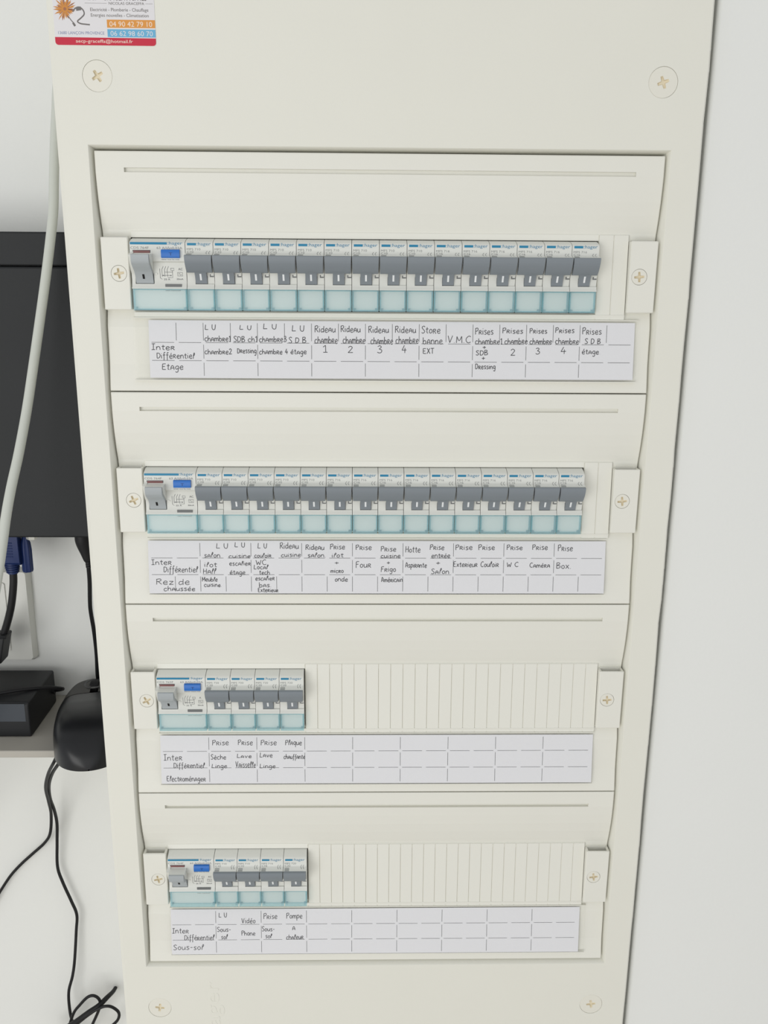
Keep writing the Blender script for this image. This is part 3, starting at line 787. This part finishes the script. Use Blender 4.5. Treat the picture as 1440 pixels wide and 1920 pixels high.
for xx in (-286.2, -322.5):
    b = MB(); prof = [(0,-108.5),(3.9,-108.5),(4.4,-107),(4.5,-90),(4.0,-84),(2.2,-79),(2.2,-75),(0,-75)]
    vs = []; seg = 28; nn = len(prof)
    for k in range(seg):
        a = 2*math.pi*k/seg; q = 1.0 if k % 4 < 2 else .9
        vs += [(xx+r_*q*math.cos(a), 112+r_*q*math.sin(a), h_) for r_, h_ in prof]
    b.add(vs, [(k*nn+i, ((k+1)%seg)*nn+i, ((k+1)%seg)*nn+i+1, k*nn+i+1) for k in range(seg) for i in range(nn-1)])
    b.build('thumbscrew', VGAB, t)
b = MB(); b.tube([(-298.4,112,-108),(-299.2,112,-119),(-302.6,113,-136),(-307.5,115,-151),(-313.6,117,-166),(-316,117.5,-172)], 3.1)
b.build('cord', BLACKR, t)
b = MB(); b.prism([(108,-166),(108,-186),(111,-190.5),(127,-190.5),(127,-166)], -332, -310.0, 0, lambda x,y,z: x + (z+166)*.24)
b.box(-326, -309.4, 110, 125, -168, -165, 0)
o = b.build('adapter', BLACKP, t, bevel=1.2); o['label'] = 'square black adapter at the cable end'
t = thing('power_lead', 'thin black lead dropping from the black case along the board edge', 'cable', (0,0,0))
b = MB(); b.tube([(-239.5,112,-75),(-239.3,112,-84),(-238.0,112,-92),(-236.9,112,-99.5)], lambda u: 6.4-3.6*max(0,u-.25)/.75, 0, 16)
for k in range(4): b.lathe([(1.6,0),(2.5,0),(2.5,-1.2),(1.6,-1.2)], (-236.6+.1*k,112,-98-k*1.9), 'z', 0, 16)
b.build('plug', BLACKR, t)
b = MB(); b.tube([(-236.6,112,-99),(-236.7,112,-105),(-238.0,116,-118.6),(-241.0,122,-140.4),(-242.4,127,-151.5),(-242.6,131,-165.3),(-243.2,135,-178.8),(-244.2,139,-195.1),(-246.0,143,-212.7),(-247.6,148,-226),(-250,150,-236),(-257,146,-241.0)], 1.75)
b.build('cord', BLACKR, t)
b = MB(); b.tube([(-204.5,138,340),(-216,122,300),(-227.5,110,273.1),(-230.6,100,236.3),(-231.2,88,199.4),(-231.9,82,173.8),(-233.9,78,155.5),(-238.1,72,126.1),(-242.5,65,96.6),(-246.9,55,63.6),(-250.6,45,34.5),(-253.4,30,6.6),(-255.9,18,-13.7),(-257.2,8,-30.2),(-258.4,0,-47.0),(-259.6,-8,-63.6),(-264,-14,-88.5),(-276,-6,-120),(-310,30,-190),(-365,90,-300),(-400,135,-420),(-410,153,-560),(-410,154,-900)], 3.45, 0, 16)
t = b.build('grey_cable', GREYC); tag(t, 'thick pale grey cable hanging down in front of the black case', 'cable')
t = thing('wall_socket', 'white wall socket plate on the left wall behind the black display cable', 'socket', (-345,160,-164))
b = MB(); b.sheet(rrect(-42,40.4,-40.5,41,2.5), [], -8, 0); 
o1 = rrect(-42,40.4,-40.5,41,2.5); o2 = rrect(-44,42.6,-42.2,43,3.5); N = len(o1)
b.add([(p[0],-8,p[1]) for p in o1]+[(p[0],-4,p[1]) for p in o2]+[(p[0],0,p[1]) for p in o2], [(i+o_,(i+1)%N+o_,N+(i+1)%N+o_,N+i+o_) for o_ in (0,N) for i in range(N)])
b.build('frame', SOCK, t)
b = MB(); b.sheet(rrect(-22.5,22.0,-32,31.6,2), [], -9.2, 0, back=-7.9); b.build('insert', SOCK, t, ang=20)
t = thing('wall_shelf', 'narrow pale shelf on the left wall carrying the power brick and mouse', 'shelf', (-500,160,-243))
b = MB(); b.box(-420, 299.5, -100, 0, -6.2, 0, 0); b.build('board', SHELF, t, bevel=.8)
t = thing('power_brick', 'black power brick lying on the shelf left of the mouse', 'power adapter', (-350,115,-243))
b = MB()
b.prism([(-33,1.2),(-33,29),(-31,31.4),(30,31.4),(32,29.5),(32,1.2),(30,0),(-31,0)], -85, 64.6, 0)
b.quad(-80, 61.5, 14.5, 30.2, -33.12, 1)
b.build('case', [BLACKP, LBLG], t, bevel=1.2)
b = MB(); b.tube([(62,24,15),(70,22,16),(76,18,19),(78,5,26),(70,-4,31),(52,-14,33.6),(30,-22,33.2),(8,-28,33),(-20,-32,33),(-60,-33,33)], 1.5)
b.tube([(60,24,15),(67,24,15)], 3.4); b.build('cord', BLACKR, t)
# mouse: nose to the wall, tail over the shelf edge
t = thing('computer_mouse', 'black computer mouse lying on the shelf edge beside the board', 'mouse', (-235,86,-243))
rot = math.radians(12)
def mouse_pt(u, v):            # u 0 nose .. 1 tail along the length, v angle across
    L0 = 59 - 118*u            # local length axis, nose positive
    e = abs(2*u-1)
    hw = 29.2*(1-abs(u-.55)/.55*0.0)
    if u < .55: hw *= 1-.34*((.55-u)/.55)**2.6
    else: hw *= math.sqrt(max(.0004, 1-((u-.55)/.45)**3.4))
    if u < .06: hw *= .72+.28*math.sqrt(max(0, 1-((.06-u)/.06)**2))
    H = [(0,23.5),(.06,25),(.15,26),(.3,26.8),(.4,29),(.5,31),(.6,31.5)]
    h = 31.5*math.sqrt(max(.002, 1-((u-.6)/.4)**2.3)) if u > .6 else 0
    for (a, ha), (b_, hb) in zip(H, H[1:]):
        if a <= u <= b_ and u <= .6: h = ha + (hb-ha)*(u-a)/(b_-a)
    c, s_ = math.cos(v), math.sin(v)
    x = hw*math.copysign(abs(c)**.5, c); z = h*abs(s_)**.42
    return x, L0, z
def place(x, y, z):
    c, s_ = math.cos(rot), math.sin(rot); return (c*x - s_*y, s_*x + c*y, z+.4)
def ease(t): return math.sin(t*math.pi/2)
def patch(u0, u1, v0, v1, nu=28, nv=28, off=0, m=0, b=None):
    vs = []
    for i in range(nu+1):
        for j in range(nv+1):
            x, y, z = mouse_pt(u0+(u1-u0)*ease(i/nu), v0+(v1-v0)*j/nv); k = 1+off/30
            vs.append(place(x*k, y*(1+off/59), z*k))
    b.add(vs, [(i*(nv+1)+j, i*(nv+1)+j+1, (i+1)*(nv+1)+j+1, (i+1)*(nv+1)+j) for i in range(nu) for j in range(nv)], m)
b = MB(); patch(.30, 1, 0, math.pi, 40, 32, 0, 0, b)
b.add([place(*mouse_pt(.30+.7*ease(i/40), 0)) for i in range(41)] + [place(*mouse_pt(.30+.7*ease(i/40), math.pi)) for i in range(41)], [(i, i+1, 42+i, 41+i) for i in range(40)], 0)
b.build('shell', BLACKS, t, ang=80)
for nm, v0, v1 in (('left_button', math.pi, math.pi/2+.015), ('right_button', math.pi/2-.015, 0)):
    b = MB(); patch(0, .292, v0, v1, 20, 18, 0, 0, b)
    n0 = len(b.v); b.add([place(*mouse_pt(0, v0+(v1-v0)*j/18)) for j in range(19)] + [place(0, 59, 0)], [(j, j+1, 19) for j in range(18)], 0)
    b.build('button', MOUSEG, t, ang=80)
b = MB()
ring = []
for k in range(32):
    a = 2*math.pi*k/32; ring.append((9.4*math.cos(a), 44.0+13*math.sin(a)))
def top(x, y):
    u = (59-y)/118; H = mouse_pt(max(0,min(1,u)), math.pi/2)[2]; return H - (x/29)**2*6
vs = [place(x, y, top(x,y)+.5) for x, y in ring] + [place(x*.84, 44.5+(y-44.5)*.87, top(x,y)+.7) for x, y in ring] + [place(x*.8, 44.5+(y-44.5)*.84, top(x,y)-.6) for x, y in ring]
b.add(vs, [(i+o_,(i+1)%32+o_,32+(i+1)%32+o_,32+i+o_) for o_ in (0,32) for i in range(32)], 0)
b.add([place(x*.8, 44.5+(y-44.5)*.84, top(x,y)-.4) for x, y in ring], [tuple(range(32))], 1)
b.build('wheel_ring', [BLACKS, RINGG], t)
b = MB()
wp = [(0,-3.9),(8.2,-3.7),(8.8,-2.9),(8.8,2.9),(8.2,3.7),(0,3.9)]
cx, cy, cz = place(0, 44.5, 19.8)
b.lathe(wp, (cx, cy, cz), 'x', 0, 28); b.build('scroll_wheel', BLACKR, t)

def cable(name, label, pts, r, **k):
    b = MB(); b.tube(pts, r, 0, 10, 7); return tag(b.build(name, BLACKR), label, 'cable')
cable('hanging_cable', 'thin black cable from under the mouse, hanging down to the coil at bottom left',
  [(-246,100,-241.4),(-248,70,-241.4),(-250.5,58,-242.6),(-254.4,54,-250.4),(-268.4,75,-272.2),(-281.6,100,-298.3),(-291.3,125,-327.0),(-293.5,138,-347.9),(-295.3,146,-367.1),(-298.4,150,-389.7),(-300.9,152,-417.1),(-297.3,152,-434.7),(-290.9,152,-455.5),(-287.0,152,-470.6),(-288.9,152,-488.7),(-292.4,150,-520.8),(-295.2,148,-537.6),(-299.6,146,-554.6),(-299.5,144,-574.8),(-296.6,142,-592.1),(-292,142,-625)], 1.45)
cable('hanging_cable', 'thin black cable from under the mouse that swings off to the left edge',
  [(-252,100,-241.4),(-253,70,-241.4),(-254.5,57,-242.6),(-257.1,51,-247.8),(-270.5,72,-270.6),(-283.5,97,-298.7),(-291.5,121,-326.8),(-296.4,137,-350.6),(-302.7,147,-376.9),(-310.7,152,-391.0),(-323.5,154,-403.9),(-335.6,154,-415.4),(-346.9,154,-428.2),(-358.7,154,-445.9),(-370.8,154,-465.5),(-400,154,-500)], 1.4)
t = thing('cable_coil', 'black cable coiled in tied loops at the bottom left', 'cable', (0,0,0))
b = MB(); b.tube([(-301.3,140,-593.3),(-293.9,138,-572.4),(-286.1,136,-560.5),(-277.9,135,-550.9),(-271.6,135,-549.1),(-267.1,136,-554.5),(-267.9,138,-565.1),(-276.3,142,-585.9),(-283.7,144,-600.6),(-296,143,-612),(-304,141,-605),(-301.3,140,-593.3)], 1.45, 0, 10, 7); b.build('loop', BLACKR, t)
b = MB(); b.tube([(-292,132,-582),(-276,130,-566),(-266.0,131,-560.1),(-259.6,131,-557.7),(-253.8,132,-559.9),(-248.7,134,-568.1),(-251.0,136,-578.9),(-261.6,140,-592.5),(-275,142,-606)], 1.45, 0, 10, 7); b.build('loop', BLACKR, t)
b = MB(); b.tube([(-320,136,-602),(-307.6,134,-590.6),(-291.4,132,-578.0),(-277.7,132,-566.9),(-267.5,134,-560.1),(-261.3,142,-557.6),(-258.4,152,-560),(-258.2,161,-563)], lambda u: 2.9 if u < .45 else 2.9-1.2*(u-.45)/.55, 0, 12, 7); b.build('tied_bundle', BLACKR, t)
